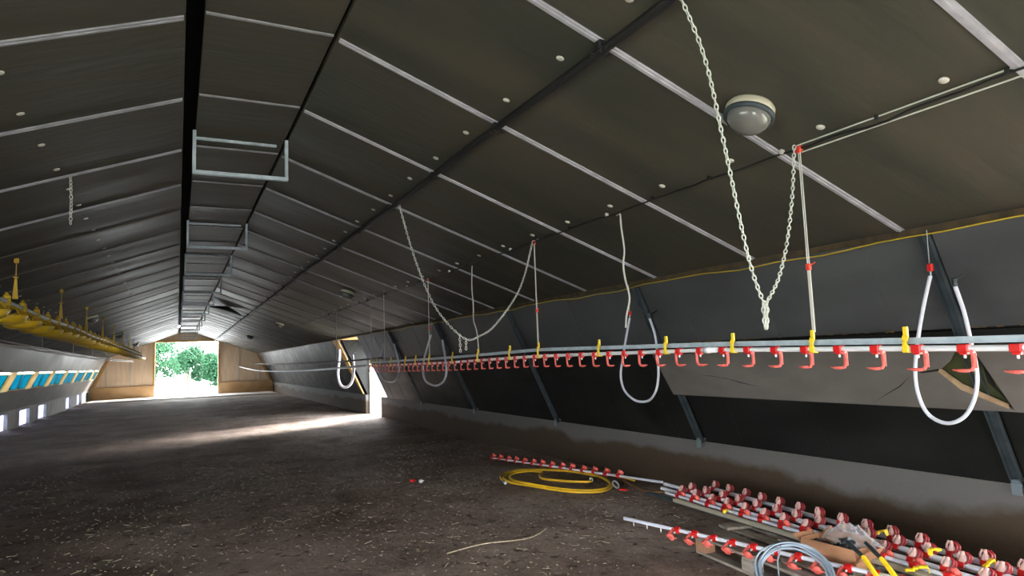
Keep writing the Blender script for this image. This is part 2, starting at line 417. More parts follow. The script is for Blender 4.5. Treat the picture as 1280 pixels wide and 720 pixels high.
# doorway recess: cheeks, soffit, threshold
b = MB()
for ya in (DA - .05, DB):
    b.prism([(wall_x(ZP) - .0, ya, ZP), (5.52, ya, ZP), (5.52, ya, 2.36), (XE - .0, ya, 2.36)], (0, .05, 0), M_wall_lo)
b.prism([(XE, DA, 2.30), (5.55, DA, 2.30), (5.55, DA, 2.36), (XE, DA, 2.36)], (0, DB - DA, 0), M_trimwood)
b.box((5.46, (DA + DB) / 2, 2.15), (.06, DB - DA, .30), m=M_trimwood)
b.box((5.46, DB - .04, 1.1), (.07, .07, 2.2), m=M_pale)
b.build('door_1', M_wall, kind='structure')
b = MB(); b.prism([(XP + .2, RD - .04, -.1), (XP + .2, RD - .04, ZP), (XE, RD - .04, ZE), (5.5, RD - .04, ZE), (5.5, RD - .04, -.1)], (0, .05, 0)); b.box((5.5, (Y0 + RD) / 2, ZE + .03), (2.0, RD - Y0, .06))
b.box((5.45, Y0 + .05, 1.2), (.1, .1, 2.4)); b.build('added_opening_right', M_trimwood, kind='structure')  # surround of the added right opening that lets light in by the camera
b = MB(); b.prism([(mir(XP + .2), LD - .01, -.1), (mir(XP + .2), LD - .01, ZP), (mir(XE), LD - .01, ZE), (mir(5.5), LD - .01, ZE), (mir(5.5), LD - .01, -.1)], (0, .05, 0)); b.box((mir(5.5), (Y0 + LD) / 2, ZE + .03), (2.0, LD - Y0, .06))
b.box((mir(5.45), Y0 + .05, 1.2), (.1, .1, 2.4)); b.build('added_opening_left', M_trimwood, kind='structure')  # surround of the added left opening, out of view, there for its light
b = MB(); q = [wall_pt(21.65, 2.33, .034), wall_pt(20.88, 2.33, .034), wall_pt(20.88, .62, .034), wall_pt(21.0, .62, .034)]
b.prism(q, wall_pt(0, 1, .055) - wall_pt(0, 1, .034)); b.build('door_cheek_board', M_trimwood, kind='structure')

# truss legs on both walls
def strut(y, side, m, k):
    b = MB(); w = .035
    wallslab(b, y - w, y + w, ZP + .02, ZE - .02, .036, .046, side); wallslab(b, y - w, y - w + .006, ZP + .02, ZE - .02, .036, .085, side); wallslab(b, y + w - .006, y + w, ZP + .02, ZE - .02, .036, .085, side)
    o = b.build('steel_strut', m, label='slanting steel strut on the %s, %s from the camera' % ('wall behind the drinker line' if side == 1 else 'wall with the blue windows', nth(k)), cat='strut', group='struts of the drinker side wall' if side == 1 else 'struts of the blue window wall')
    p = wall_pt(y, ZP + .02, .06, side)
    MB().box((p.x, y, ZP + .02), (.08, .07, .045), bev=.005).box((p.x - .04 * side, y, ZP - .02), (.010, .065, .085), bev=.003).build('foot_bracket', M_galv_d if side == -1 else mat('foot_galvanised', (.13, .17, .20), .5, .2), o)
k = 0
for y in TRUSS:
    if y > 17 or y < RD: continue
    strut(y, 1, M_galv_d, k); k += 1


# grey loose panel with the broken hole (polygon mesh in wall coordinates: y, z)
gp = empty('loose_panel', (wall_pt(4, 1.16).x, 4, 1.16), 'grey insulation panel with a broken triangular hole on lower right wall', 'panel')
def W(y, z, off): return wall_pt(y, z, off) - Vector(gp.location)
O0, O1 = .092, .110
def gpoly(b, poly, o0=O0, o1=O1, m=None):
    n_ = len(poly); a = [W(y, z, o0) for y, z in poly]; c = [W(y, z, o1) for y, z in poly]
    b.add(a + c, [tuple(range(n_)), tuple(range(n_, 2 * n_))[::-1]] + [(i, i + n_, (i + 1) % n_ + n_, (i + 1) % n_) for i in range(n_)], m)
H = [(2.865, 1.428), (2.758, 1.500), (2.70, 1.575), (2.585, 1.575), (2.47, 1.165), (2.756, 1.300)]
bt = 1.155; tp = 1.60
b = MB()
gpoly(b, [(5.93, tp), (5.86, bt), (2.865, bt), (2.865, 1.428), (2.865, tp)])
gpoly(b, [(2.865, tp), (2.865, 1.428), (2.758, 1.500), (2.70, 1.575), (2.585, 1.575), (2.585, tp)])
gpoly(b, [(2.865, 1.428), (2.865, bt), (2.47, bt), (2.47, 1.165), (2.756, 1.300)])
gpoly(b, [(2.585, tp), (2.585, 1.575), (2.47, 1.165), (2.47, bt), (1.75, bt), (1.75, tp)])
b.build('panel_sheet', M_greyp, gp)
b = MB(); gpoly(b, [(2.95, 1.24), (2.52, 1.17), (2.52, 1.59), (2.95, 1.59)], .055, .06); b.build('insulation', M_olive, gp, label='olive green insulation seen through the hole')
b = MB(); gpoly(b, [(2.865, 1.428), (2.756, 1.300), (2.50, 1.18), (2.50, 1.205), (2.74, 1.335), (2.85, 1.445)], .10, .118); b.build('torn_edge', M_foam, gp, label='pale torn edge of the hole')
for P_, a_, c_ in (([(2.585, 1.575), (2.615, 1.52), (2.56, 1.30), (2.47, 1.165), (2.50, 1.18), (2.60, 1.33)], .060, .0615), ([(2.86, 1.43), (2.99, 1.413), (3.01, 1.42), (2.86, 1.445)], O1, O1 + .0015),
                   ([(3.08, 1.395), (3.19, 1.31), (3.47, 1.175), (3.19, 1.318)], O1, O1 + .0015), ([(4.9, 1.34), (5.15, 1.37), (5.3, 1.375), (5.15, 1.375)], O1, O1 + .0015), ([(4.55, 1.27), (4.8, 1.31), (5.0, 1.36), (4.8, 1.318)], O1, O1 + .0015)):
    b = MB(); gpoly(b, P_, a_, c_); b.build('crack', M_dark, gp, label='black crack in the grey panel')

# eave: dark packing strip and yellow rope
b = MB(); b.box((XE - .03, (Y0 + Y1) / 2, ZE - .012), (.05, Y1 - Y0, .045)); b.box((mir(XE) + .03, (Y0 + Y1) / 2, ZE - .012), (.05, Y1 - Y0, .045))
b.build('trim_80', mat('eave_packing', (.03, .022, .012), .9, 0, (.07, .045, .02), 9), kind='structure')
pts = []
y = -2.1
while y < 17: pts.append((XE - .075 + .012 * math.sin(y * 3.1), y, ZE - .035 - .030 * abs(math.sin(y * 1.15 + .4)) + .008 * math.sin(y * 7))); y += .22
MB().tube(pts, .0055, 6).build('yellow_rope', M_rope, label='thin yellow rope sagging along the right eave', cat='rope')
# debris in the inlet gap
b = MB()
for i in range(60):
    y = random.uniform(2, 9); p = wall_pt(y, 1.688, .030); b.box(p, (.02, random.uniform(.015, .07), random.uniform(.003, .009)), Matrix.Rotation(random.uniform(-.25, .25), 3, 'X'))
b.build('gap_debris', M_brown, label='scraps of dried debris caught in the wall gap above the grey panel', cat='debris', kind='stuff')

# ------------------------------------------------------------------ left wall
b = MB()
wallslab(b, LD, Y1, 1.66, ZE + .03, -.06, .0, -1); wallslab(b, LD, Y1, ZP - .03, 1.17, -.06, 0, -1)
wallslab(b, LD, 15.25, 1.17, 1.66, -.06, 0, -1); wallslab(b, 42.6, Y1, 1.17, 1.66, -.06, 0, -1)
b.build('wall_left', M_wall_l, kind='structure')
n = 1
for i in range(2, 11):
    ya = 8.95 + .30 + 3.15 * i; yb = ya + 2.45
    if yb > 42.7: yb = 42.5
    w = empty('window_%d' % n, wall_pt((ya + yb) / 2, 1.17, 0, -1), None, None, kind='structure'); o_ = Vector(w.location); n += 1
    def loc(b):
        b.v = [tuple(Vector(v) - o_) for v in b.v]; return b
    bb = MB(); wallslab(bb, ya, yb, 1.18, 1.585, -.035, -.030, -1); loc(bb).build('pane', M_pane, w)
    bb = MB(); wallslab(bb, ya, yb, 1.585, 1.605, -.045, -.01, -1); wallslab(bb, ya, yb, 1.165, 1.185, -.045, -.01, -1)
    wallslab(bb, (ya + yb) / 2 - .03, (ya + yb) / 2 + .03, 1.185, 1.585, -.03, -.02, -1); loc(bb).build('window_frame', M_cream, w)
    bb = MB(); wallslab(bb, yb, ya + 3.15 if i < 10 else 42.7, 1.165, 1.665, -.045, .01, -1); loc(bb).build('board_between', M_cream, w)
    if i == 2:
        bb = MB(); wallslab(bb, 15.2, ya, 1.165, 1.665, -.045, .01, -1); loc(bb).build('board_between', M_cream, w)
# left plinth with square vents
vents = [(y_, y_ + 1.7) for y_ in (15.65, 18.8, 21.95, 25.15, 28.3)] + [(34.8, 36.4), (38.3, 39.9), (41.7, 43.2)]
xl = mir(XP)
b = MB(); prev = LD
for a, c in vents:
    b.box((xl - .09, (prev + a) / 2, ZP / 2 - .06), (.18, a - prev, ZP + .12)); prev = c
    b.box((xl - .09, (a + c) / 2, -.05), (.18, c - a, .14)); b.box((xl - .09, (a + c) / 2, .56), (.18, c - a, .05))
b.box((xl - .09, (prev + Y1) / 2, ZP / 2 - .06), (.18, Y1 - prev, ZP + .12))
b.build('baseboard_left', M_plinth_l, kind='structure')
for i, (a, c) in enumerate(vents):
    w = empty('window_%d' % n, (xl - .1, (a + c) / 2, .02), None, None, kind='structure'); n += 1
    MB().box((0, 0, .26), (.012, c - a, .54)).build('pane', M_vent if i < 7 else M_galv_d, w)
    q = MB(); h_ = (c - a) / 2
    for s in (-1, 1): q.box((.05, s * (h_ - .03), .26), (.10, .06, .54))
    q.box((.05, 0, .50), (.10, c - a, .05)); q.build('window_frame', M_plinth_l, w)

# ------------------------------------------------------------------ gables
def gable(name, y, th, dx0, dx1, dz, mb, far):
    b = MB()
    def pol(P): b.prism([(x, y, z) for x, z in P], (0, th, 0), mb)
    zt = lambda x: roof_z(x) + .03
    L, R_ = mir(XP), XP
    pol([(L - .1, -.1), (dx0, -.1), (dx0, zt(dx0)), (mir(XE), ZE + .03), (L - .1, ZP)])
    pol([(dx1, -.1), (R_ + .1, -.1), (R_ + .1, ZP), (XE, ZE + .03), (dx1, zt(dx1))])
    pol([(dx0, dz), (dx1, dz), (dx1, zt(dx1)), (XC, 4.3), (dx0, zt(dx0))])
    if far:
        for a, c in ((L, dx0), (dx1, R_)): b.box(((a + c) / 2, y - .05, .33), (c - a, .10, .72), m=M_tanbase, bev=.01)
        for x in (-2.39, -3.55, 3.38, 4.55):
            ztop = min(roof_z(x), 2.347 if x < mir(XE) else 9) - .02
            if x > XE: ztop = ZP + (XP - x) / (XP - XE) * (ZE - ZP)
            b.box((x, y - .02, (ztop + .7) / 2), (.07, .04, ztop - .7), m=M_pale)
        for x in (dx0 - .05, dx1 + .05): b.box((x, y - .03, dz / 2), (.10, .12, dz), m=M_trimwood)
        b.box(((dx0 + dx1) / 2, y - .03, dz + .05), (dx1 - dx0 + .2, .12, .10), m=M_trimwood)
        # wood cover boards along walls
        for sd in (1, -1):
            q = [wall_pt(y - .06, ZP + .05, .0, sd), wall_pt(y - .06, ZE, .0, sd), wall_pt(y - .06, ZE, .12, sd), wall_pt(y - .06, ZP + .05, .12, sd)]
            b.prism(q, (0, .06, 0), M_trimwood)
    return b.build(name, mb, kind='structure')
gable('wall_back', Y1, .12, -1.14, 2.20, 3.15, M_conc_wood, True)
gable('wall_front', Y0 - .12, .12, -.4, 1.4, 2.1, mat('front_board', (.30, .26, .22), .7), False)

# ------------------------------------------------------------------ pipe with cables along the roof, seam cable
px, pz = 2.0155, roof_z(2.0155) - .045
rpipe = empty('roof_pipe', (px, 0, pz), 'thick black pipe strapped along the right roof slope', 'pipe')
MB().tube([(0 + .006 * math.sin(y * .9), y, .006 * math.sin(y * 1.7)) for y in [Y0 + .1 + i * .6 for i in range(79)]], .026, 10).build('pipe', M_black, rpipe)
kk = 0; ycl = BAT0
while ycl < 40 and kk < 30:
    r_ = 1.0 if kk == 0 else (.75 if kk % 2 else .6)
    q = MB(); q.box((0, ycl, .01), (.07 * r_, .06 * r_, .075), bev=.01)
    for i in range(int(6 * r_)):
        a = random.uniform(0, 6.28); c = Vector((.05 * math.cos(a) * r_, ycl + .05 * math.sin(a) * r_, -.02))
        q.tube([c + Vector((.018 * math.cos(t), .018 * math.sin(t), .01 * math.sin(2 * t + a))) for t in [j * .785 for j in range(8)]], .003, 5, closed=True)
    q.build('clamp', M_black, rpipe, label='black clamp bundle on the pipe' if kk == 0 else None)
    ycl += BATS; kk += 1
pts = []; y = Y0 + .2
while y < 40:
    pts.append((3.285 + .02 * noise.noise(Vector((y * 1.3, 0, 0))), y, roof_z(3.285) - .022 - .03 * abs(noise.noise(Vector((y * 2.1, 5, 0)))) * (1.6 if y < 3.6 else .6))); y += .12
sm = empty('seam_cable', (0, 0, 0), 'thin black cable clipped along the right ceiling, below the thick pipe', 'cable')
MB().tube(pts, .007, 6).build('cable', M_black, sm)
for i in range(26):
    y = .9 + i * .62; MB().box((3.285, y, roof_z(3.285) - .014), (.03, .02, .028), bev=.003).build('cable_clip', M_black if i % 3 else M_cord, sm)

# ceiling lamps
def lamp_proto():
    R = nrm[1].to_track_quat('Z', 'Y').to_matrix() @ Matrix.Rotation(math.pi, 3, 'X')
    t = empty('ceiling_lamp', (0, 0, 0), 'x', 'lamp', 'round glass lamps on the ceiling')
    MB().lathe([(.125, -.005), (.135, .01), (.135, .045), (.12, .055)], R=R, n=28).build('lamp_base', mat('lamp_cream', (.45, .42, .33), .5), t)
    MB().lathe([(.118, .05), (.122, .075), (.112, .105), (.085, .13), (.045, .145), (.01, .15)], R=R, n=28).build('glass_dome', M_glass, t)
    MB().lathe([(.13, .045), (.14, .05), (.14, .068), (.122, .072)], R=R, n=28).build('rim', M_galv_d, t)
    return t
lp = lamp_proto(); first = True
for k, (x, y) in enumerate(((2.87, 2.60), (2.883, 12.571), (2.927, 22.28), (2.912, 31.76), (mir(2.883), 19.03), (mir(2.9), 27.9), (mir(2.9), 38.2))):
    o = lp if first else copy_tree(lp); first = False
    s = 1.0
    o.location = (x, y, roof_z(x) - .005)
    if x < 0: o.rotation_euler[1] = -2 * math.atan(SL)
    o['label'] = ['large round glass bulkhead lamp on the ceiling beside the near hanging chain', 'second round glass lamp along the right ceiling, beyond the far chain',
                  'third small round lamp along the right ceiling', 'farthest small round lamp along the right ceiling',
                  'nearest round lamp on the left ceiling, above the yellow feeder line', 'second round lamp on the left ceiling towards the gable', 'last round lamp on the left ceiling near the gable'][k]
# black shade hanging beside the ridge
bs = empty('heater_shade', (1.35, 22.6, 3.38), 'black round shade hanging flat beside the ridge frames', 'shade')
R = Matrix.Rotation(.30, 3, 'Y')
MB().lathe([(.02, .11), (.10, .10), (.28, .05), (.46, -.02), (.47, -.05), (.40, -.06), (.1, -.04)], R=R, n=28).build('shade_bowl', M_black, bs)
MB().tube([(0, 0, .1), (0, 0, .22)], .012).build('hanger', M_black, bs)

# ------------------------------------------------------------------ chains
def chain_mesh(path, L=.034, w=.0085, r=.0036):
    P = [Vector(p) for p in path]; D = [0]
    for i in range(1, len(P)): D.append(D[-1] + (P[i] - P[i - 1]).length)
    b = MB(); N = int(D[-1] / (L * .80)); j = 0
    def at(d):
        d = max(0, min(D[-1] - 1e-6, d)); k = 0
        while k < len(P) - 2 and D[k + 1] < d: k += 1
        return P[k].lerp(P[k + 1], (d - D[k]) / max(1e-9, D[k + 1] - D[k]))
    for i in range(N):
        a = at(i * L * .80); c = at((i + 1) * L * .80 + L * .2); t = (c - a).normalized(); m_ = (a + c) / 2
        u = Vector((0, 1, 0)) if abs(t.y) < .9 else Vector((1, 0, 0)); u = (u - t * u.dot(t)).normalized(); v = t.cross(u)
        an = (math.pi / 2 if i % 2 else 0) + .5 + .15 * math.sin(i); q = u * math.cos(an) + v * math.sin(an)
        pts = []
        for s in range(10):
            th = 2 * math.pi * s / 10; pts.append(m_ + t * (math.cos(th) * L / 2) + q * (math.sin(th) * w))
        b.tube(pts, r, 5, closed=True)
    return b
c1 = spline([(2.0155, 2.2, 3.245), (2.231, 2.277, 2.992), (2.37, 2.327, 2.591), (2.539, 2.388, 2.053), (2.67, 2.436, 1.835), (2.70, 2.447, 1.822), (2.76, 2.468, 1.86), (2.90, 2.518, 1.98), (3.04, 2.567, 2.189), (3.17, 2.615, 2.48), (3.262, 2.648, 2.80)], 8)
c = chain_mesh(c1)
for dx in (-.014, .004, .016): c.v += []; t_ = chain_mesh([(2.69 + dx, 2.442, 1.83), (2.69 + dx * 1.6, 2.446 + dx, 1.66 + abs(dx) * 2)]); c.add(t_.v, t_.f, None, True)
c.build('hanging_chain', M_chain, label='zinc chain hanging in a deep V from the near ceiling with gathered tail', cat='chain')
c2 = spline([(2.034, 6.543, 3.235), (2.179, 6.474, 2.623), (2.36, 6.389, 2.119), (2.61, 6.271, 1.80), (2.76, 6.20, 1.82), (2.911, 6.129, 1.933), (3.146, 6.018, 2.295), (3.285, 5.955, 2.785)], 8)
c = chain_mesh(c2, .036, .009, .0034)
for dx, zz in ((-.03, 1.835), (.03, 1.80)): t_ = chain_mesh([(2.60 + dx, 6.272 - .4 * dx, zz), (2.60 + dx, 6.275, 1.66)], .036, .010, .0036); c.add(t_.v, t_.f, None, True)
c.build('hanging_chain', M_chain, label='chain swagged from the black roof pipe to the second hanger rod', cat='chain')
chain_mesh([(-.86, 6.82, roof_z(-.86)), (-.855, 6.86, 3.1), (-.86, 6.90, 2.885)], .04, .012, .004).build('hanging_chain', M_chain, label='short straight chain dangling from the left ceiling', cat='chain')

# ------------------------------------------------------------------ drinkers
SX = 3.2973
PZ = [(-3.8, 1.50), (1.588, 1.552), (2.345, 1.569), (3.561, 1.592), (5.994, 1.590), (8.511, 1.545), (11.659, 1.520), (12.9, 1.52)]
RZ = [(-3.8, 1.57), (1.585, 1.592), (3.404, 1.628), (5.988, 1.656), (8.5, 1.612), (11.659, 1.585), (12.9, 1.585)]
def interp(T, y):
    for (a, za), (b_, zb) in zip(T, T[1:]):
        if y <= b_: return za + (zb - za) * max(0, (y - a)) / (b_ - a)
    return T[-1][1]
def cup_arm(big=False):
    b = MB()
    if big is M_pink:
        b.lathe([(.020, -.016), (.024, -.022), (.019, -.044), (.010, -.062), (.013, -.070), (.012, -.080), (.004, -.083)], n=14, m=M_pink)
        b.box((0, -.030, -.012), (.026, .012, .036), bev=.003, m=M_darkred)
        b.tube([(0, -.030, -.02), (0, -.034, -.05), (0, -.020, -.078)], [.008, .006, .007], 8, m=M_pink)
        for q_ in (-.012, .012):
            b.tube([(q_, .024, -.010), (q_, .046, -.034), (q_, .044, -.060), (q_, .020, -.082)], [.006, .009, .009, .005], 8, m=M_darkred)
        return b
    if big:
        b.box((0, -.034, -.010), (.030, .014, .040), bev=.004)
        b.lathe([(.010, -.03), (.024, -.040), (.033, -.050), (.034, -.058), (.028, -.064), (.006, -.066)], c=(0, .004, 0), n=16)
        b.tube([(0, -.03, -.02), (0, -.045, -.05), (0, -.06, -.085)], [.009, .008, .006], 8)
        b.tube([(.01, .03, -.04), (.015, .05, -.02), (.01, .055, .01)], [.007, .008, .005], 6)
        return b
    b.box((0, -.036, -.012), (.026, .014, .040), bev=.004)
    b.tube([(0, -.038, -.03), (0, -.041, -.06), (0, -.036, -.085), (0, -.022, -.103)], [.0095, .008, .008, .009], 8)
    b.box((0, -.038, -.058), (.004, .026, .07), bev=.001)
    b.lathe([(.006, -.113), (.020, -.111), (.029, -.103), (.031, -.097), (.028, -.098), (.018, -.105), (.006, -.106)], c=(0, .008, 0), n=16)
    b.tube([(0, .03, -.106), (0, .062, -.100)], [.006, .003], 6)
    return b
def drinker(parent, big=False):
    d = MB().box((0, 0, 0), (.044, .050, .040), bev=.005).box((0, 0, -.024), (.028, .034, .012), bev=.003).build('drinker', M_red, parent)
    cup_arm(big).build('drip_arm', big or M_coral, d, label='%s drip arm' % ('pale pink' if big is M_pink else 'coral pink'))
    MB().lathe([(.004, -.047), (.0065, -.042), (.0055, -.032), (.0055, -.026)], n=10).build('nipple', M_white, d)
    return d
dl = empty('drinker_line', (SX, 0, 0), 'white nipple drinker pipe with red drinkers suspended along the right wall', 'drinker line')
def ptube(y0, y1, T, r, n=10, dx=0):
    ys_ = [y0 + (y1 - y0) * i / 40 for i in range(41)]
    return MB().tube([(dx, y, interp(T, y)) for y in ys_], r, n)
ptube(-2.15, 3.47, PZ, .0145).build('pipe', M_white, dl)
ptube(3.58, 12.9, PZ, .0145).build('pipe', M_white, dl)
z = interp(PZ, 3.524)
MB().tube([(0, 3.42, z), (0, 3.445, z), (0, 3.446, z), (0, 3.50, z), (0, 3.501, z), (0, 3.55, z), (0, 3.551, z), (0, 3.60, z)], [.017, .017, .020, .020, .0225, .0225, .018, .018], 14).build('coupler', M_white, dl)
q = MB(); T = RZ
pr_ = [(-.012, -.016), (.018, -.016), (.018, .016), (-.012, .016), (-.012, .012), (.013, .012), (.013, -.012), (-.012, -.012)]
ys_ = [-2.15 + i * (15.05 / 30) for i in range(31)]
vs = []; fs = []
for y in ys_:
    z = interp(T, y); vs += [(x + .02, y, z + zz) for x, zz in pr_]
for i in range(30):
    for k in range(8): fs.append((i * 8 + k, i * 8 + (k + 1) % 8, (i + 1) * 8 + (k + 1) % 8, (i + 1) * 8 + k))
q.add(vs, fs); q.build('stiffener_rail', M_galv, dl)
d0 = None; y = 1.615 - .2206 * 6; i = 0
while y < 12.8:
    if abs(y - 3.524) > .08 or True:
        if d0 is None: d = d0 = drinker(dl)
        else: d = copy_tree(d0, dl)
        d.location = (0, y, interp(PZ, y)); d.rotation_euler = (0, 0, 0 if y < 3.5 else math.pi)
    y += .2206
def clip_mesh(h):
    b = MB()
    b.box((-.004, 0, h + .045), (.016, .024, .055), bev=.003)
    b.box((-.014, 0, h + .012), (.014, .030, .030), Matrix.Rotation(.35, 3, 'X'), bev=.003)
    b.box((-.018, 0, h * .5), (.014, .022, max(.03, h * .9)), Matrix.Rotation(-.25, 3, 'X'), bev=.003)
    b.box((-.018, 0, 0), (.012, .034, .040), bev=.004); b.box((.0, 0, -.018), (.034, .030, .006), bev=.002)
    return b
for y in [.9, 1.5, 2.106, 2.659, 3.278, 3.955, 4.847, 5.94, 6.597, 7.474, 8.322, 9.24, 9.861, 10.385, 11.196, 12.123, 12.521]:
    if y < 2: continue
    z = interp(PZ, y); clip_mesh(interp(RZ, y) - z).build('clip', M_yellow, dl, loc=(0, y, z))
# hanger rods with pulleys
for k, y in enumerate((2.65, 5.955, 9.24)):
    z0 = interp(RZ, y) + .06; zt = roof_z(SX) - .02
    h = empty('hanger_strap', (SX, y, z0), ['nearest hanger strap with red adjusters, holding the drinker pipe', 'second hanger strap with red adjusters, below the swagged chain end', 'third hanger strap with red adjuster, left of the swagged chain'][k], 'hanger', 'hanger straps of the drinker line')
    MB().box((0, 0, (2.045 - z0) / 2), (.006, .020, 2.045 - z0)).build('strap', M_cord, h)
    MB().tube([(0, -.006, 2.05 - z0), (.0, -.008, 2.76 - z0)], .0035, 6).tube([(0, .006, 2.05 - z0), (.0, .004, 2.76 - z0)], .0035, 6).build('cord', M_cord, h)
    MB().box((0, 0, 2.055 - z0), (.022, .030, .040), bev=.005).tube([(0, -.01, 2.06 - z0), (-.005, -.05, 2.075 - z0)], .004, 6).build('adjuster', mat('bright_red', (.75, .06, .03), .4), h)
    q = MB(); q.lathe([(.022, -.012), (.026, -.008), (.018, 0), (.026, .008), (.022, .012)], c=(0, 0, 2.765 - z0), R=Matrix.Rotation(math.pi / 2, 3, 'Y'), n=16)
    q.build('pulley', MATS['bright_red'], h)
    MB().box((0, 0, 2.80 - z0), (.008, .022, .07)).build('hook', M_galv, h)
for k, (y, zt) in enumerate(((11.6, 2.80), (12.5, 2.80), (15.6, 2.80))):
    zb = 1.60 if k < 2 else 1.66
    MB().tube([(SX, y, zt), (SX, y, zb)], .006, 6).build('hanging_string', M_cord, label=['thin straight cord to the drinker line just beyond the third strap', 'thin straight cord second beyond the third strap', 'farthest thin straight cord above the drinker line'][k], cat='cord')
MB().tube([(SX - .012, 2.65, 2.785), (SX - .012, 0, 2.79), (SX - .012, -2.15, 2.79)], .0045, 6).build('winch_cord', M_cord, label='upper white winch cord running along ceiling from the red pulley', cat='cord')
MB().tube([(SX + .012, 2.65, 2.745), (SX + .012, 0, 2.745), (SX + .012, -2.15, 2.745)], .0045, 6).build('winch_cord', M_cord, label='lower white winch cord running along ceiling from the red pulley', cat='cord')
MB().tube(spline([(3.345, 4.56, 2.765), (3.335, 4.50, 2.76), (3.33, 4.487, 2.65), (3.33, 4.46, 2.45), (3.33, 4.487, 2.333), (3.33, 4.47, 2.2), (3.33, 4.425, 2.044), (3.33, 4.48, 1.9), (3.33, 4.50, 1.80)], 5), .008, 8).build('hanging_string', M_cord, label='bent white cord hanging from the ceiling to the second tube loop', cat='cord')
MB().tube(spline([(3.33, 7.662, 2.763), (3.33, 7.69, 2.5), (3.33, 7.66, 2.25), (3.33, 7.67, 2.07), (3.33, 7.58, 1.92), (3.33, 7.53, 1.66)], 5), .007, 8).build('hanging_string', M_cord, label='kinked white cord hanging inside the swagged chain', cat='cord')
# continuing water pipe to the gable
MB().tube(spline([(SX, 12.9, 1.52), (SX + .1, 18, 1.44), (SX + .15, 26, 1.36), (SX + .1, 34, 1.38), (3.40, 42.5, 1.55), (3.38, 43.74, 1.62)], 10), .025, 8).build('water_pipe', M_tube, label='pale water pipe running from the drinker line to the far gable', cat='pipe')
MB().tube(spline([(SX + .3, 12.9, 1.66), (SX + .4, 20, 1.60), (SX + .6, 30, 1.62), (4.1, 43.7, 1.75)], 8), .02, 8).build('cable_conduit', M_black, label='thin dark conduit above the pale water pipe', cat='pipe')

# tube loops on the truss legs
LP = [[(2.611, 2.02), (2.671, 1.841), (2.729, 1.632), (2.772, 1.421), (2.771, 1.262), (2.726, 1.133), (2.644, 1.077), (2.56, 1.078), (2.478, 1.133), (2.415, 1.249), (2.39, 1.396), (2.407, 1.593), (2.427, 1.769), (2.463, 1.935)],
      [(5.867, 1.961), (5.942, 1.773), (6.04, 1.512), (6.085, 1.336), (6.04, 1.187), (5.903, 1.097), (5.766, 1.069), (5.603, 1.092), (5.49, 1.194), (5.438, 1.342), (5.435, 1.505), (5.451, 1.751), (5.525, 1.938)],
      [(12.223, 2.066), (12.617, 1.667), (12.743, 1.398), (12.605, 1.178), (12.07, 1.096), (11.636, 1.172), (11.45, 1.356), (11.509, 1.649), (11.611, 1.947)],
      [(15.522, 2.049), (15.864, 1.626), (15.953, 1.337), (15.579, 1.159), (14.997, 1.112), (14.543, 1.183), (14.318, 1.388), (14.451, 1.654), (14.706, 1.975)],
      [(20.40, 2.0), (20.42, 1.75), (20.55, 1.5), (20.66, 1.255), (20.384, 0.957), (19.743, 0.877), (19.08, 0.961), (18.731, 1.158), (18.627, 1.45), (18.75, 1.8)]]
LL = ['nearest white tube loop with red cap, hanging at the right edge', 'second white tube loop hanging below the bent cord', 'third white tube loop, below the third strap',
      'faint fourth white tube loop, left of the third strap', 'far bright white tube loop hanging in front of the side doorway board']
for k, P in enumerate(LP):
    t = empty('tube_loop', (4.4, P[0][0], P[0][1]), LL[k], 'tube', 'white tube loops')
    o_ = Vector(t.location); r = .0125 if k < 4 else .035
    if k >= 2: r = .02 if k < 4 else .038
    MB().tube([Vector((4.4, y, z)) - o_ for y, z in spline([(y, z, 0) for y, z in P], 6) for y, z in [(y, z)]] if False else [Vector((4.4, v.x, v.y)) - o_ for v in spline([(y, z, 0) for y, z in P], 6)], r, 10).build('tube', M_tube, t)
    y, z = P[0]
    if k < 2:
        MB().box(Vector((4.4, y - .005, z + .055)) - o_, (.028, .034, .05), bev=.005).build('cap', M_red, t)
        MB().tube([Vector((4.4, y - .003, z + .0)) - o_, Vector((4.4, y - .004, z + .04)) - o_], .006, 8).build('valve', M_galv, t)
    MB().tube([Vector((4.4, y, z)) - o_, Vector((4.41, y, ZE - .02)) - o_], .0025, 5).build('hanging_wire', M_cord, t)
    y, z = P[-1]
    MB().lathe([(.010, -.02), (.016, 0), (.012, .02), (.02, .03), (.02, .045)], c=Vector((4.4, y, z + .01)) - o_, n=10).tube([Vector((4.4, y, z + .04)) - o_, Vector((4.5, y + .0, z + .08)) - o_], .008, 6).build('elbow', M_metald, t)

# ------------------------------------------------------------------ feeder line (left)
FX, FZ = -1.74, 2.42
fl = empty('feeder_line', (FX, 0, FZ), 'yellow pan feeder line winched up along the left ceiling', 'feeder')
MB().tube([(0, 7.2 + i, .012 * math.sin(i)) for i in range(37)], .024, 10).build('auger_pipe', M_galv, fl)
def pan(parent):
    d = MB().box((0, 0, .045), (.075, .085, .055), bev=.012).lathe([(.032, -.13), (.045, -.06), (.052, 0), (.04, .03)], n=14).box((.0, 0, .085), (.035, .06, .04), Matrix.Rotation(.5, 3, 'X'), bev=.008).build('feeder_pan', M_pan, parent)
    g = MB()
    for k in range(12):
        a = 2 * math.pi * k / 12; c, s = math.cos(a), math.sin(a)
        g.tube([(.05 * c, .05 * s, -.05), (.13 * c, .13 * s, -.085), (.195 * c, .195 * s, -.165)], .006, 5)
    g.tube([(.125 * math.cos(t), .125 * math.sin(t), -.083) for t in [i * .4189 for i in range(15)]], .006, 5, closed=True)
    g.build('grill', M_pan, d)
    MB().lathe([(.05, -.245), (.12, -.25), (.175, -.225), (.205, -.165), (.210, -.165), (.212, -.17), (.18, -.232), (.122, -.258), (.05, -.255)], n=26).build('dish', M_pan, d)
    return d
p0 = None
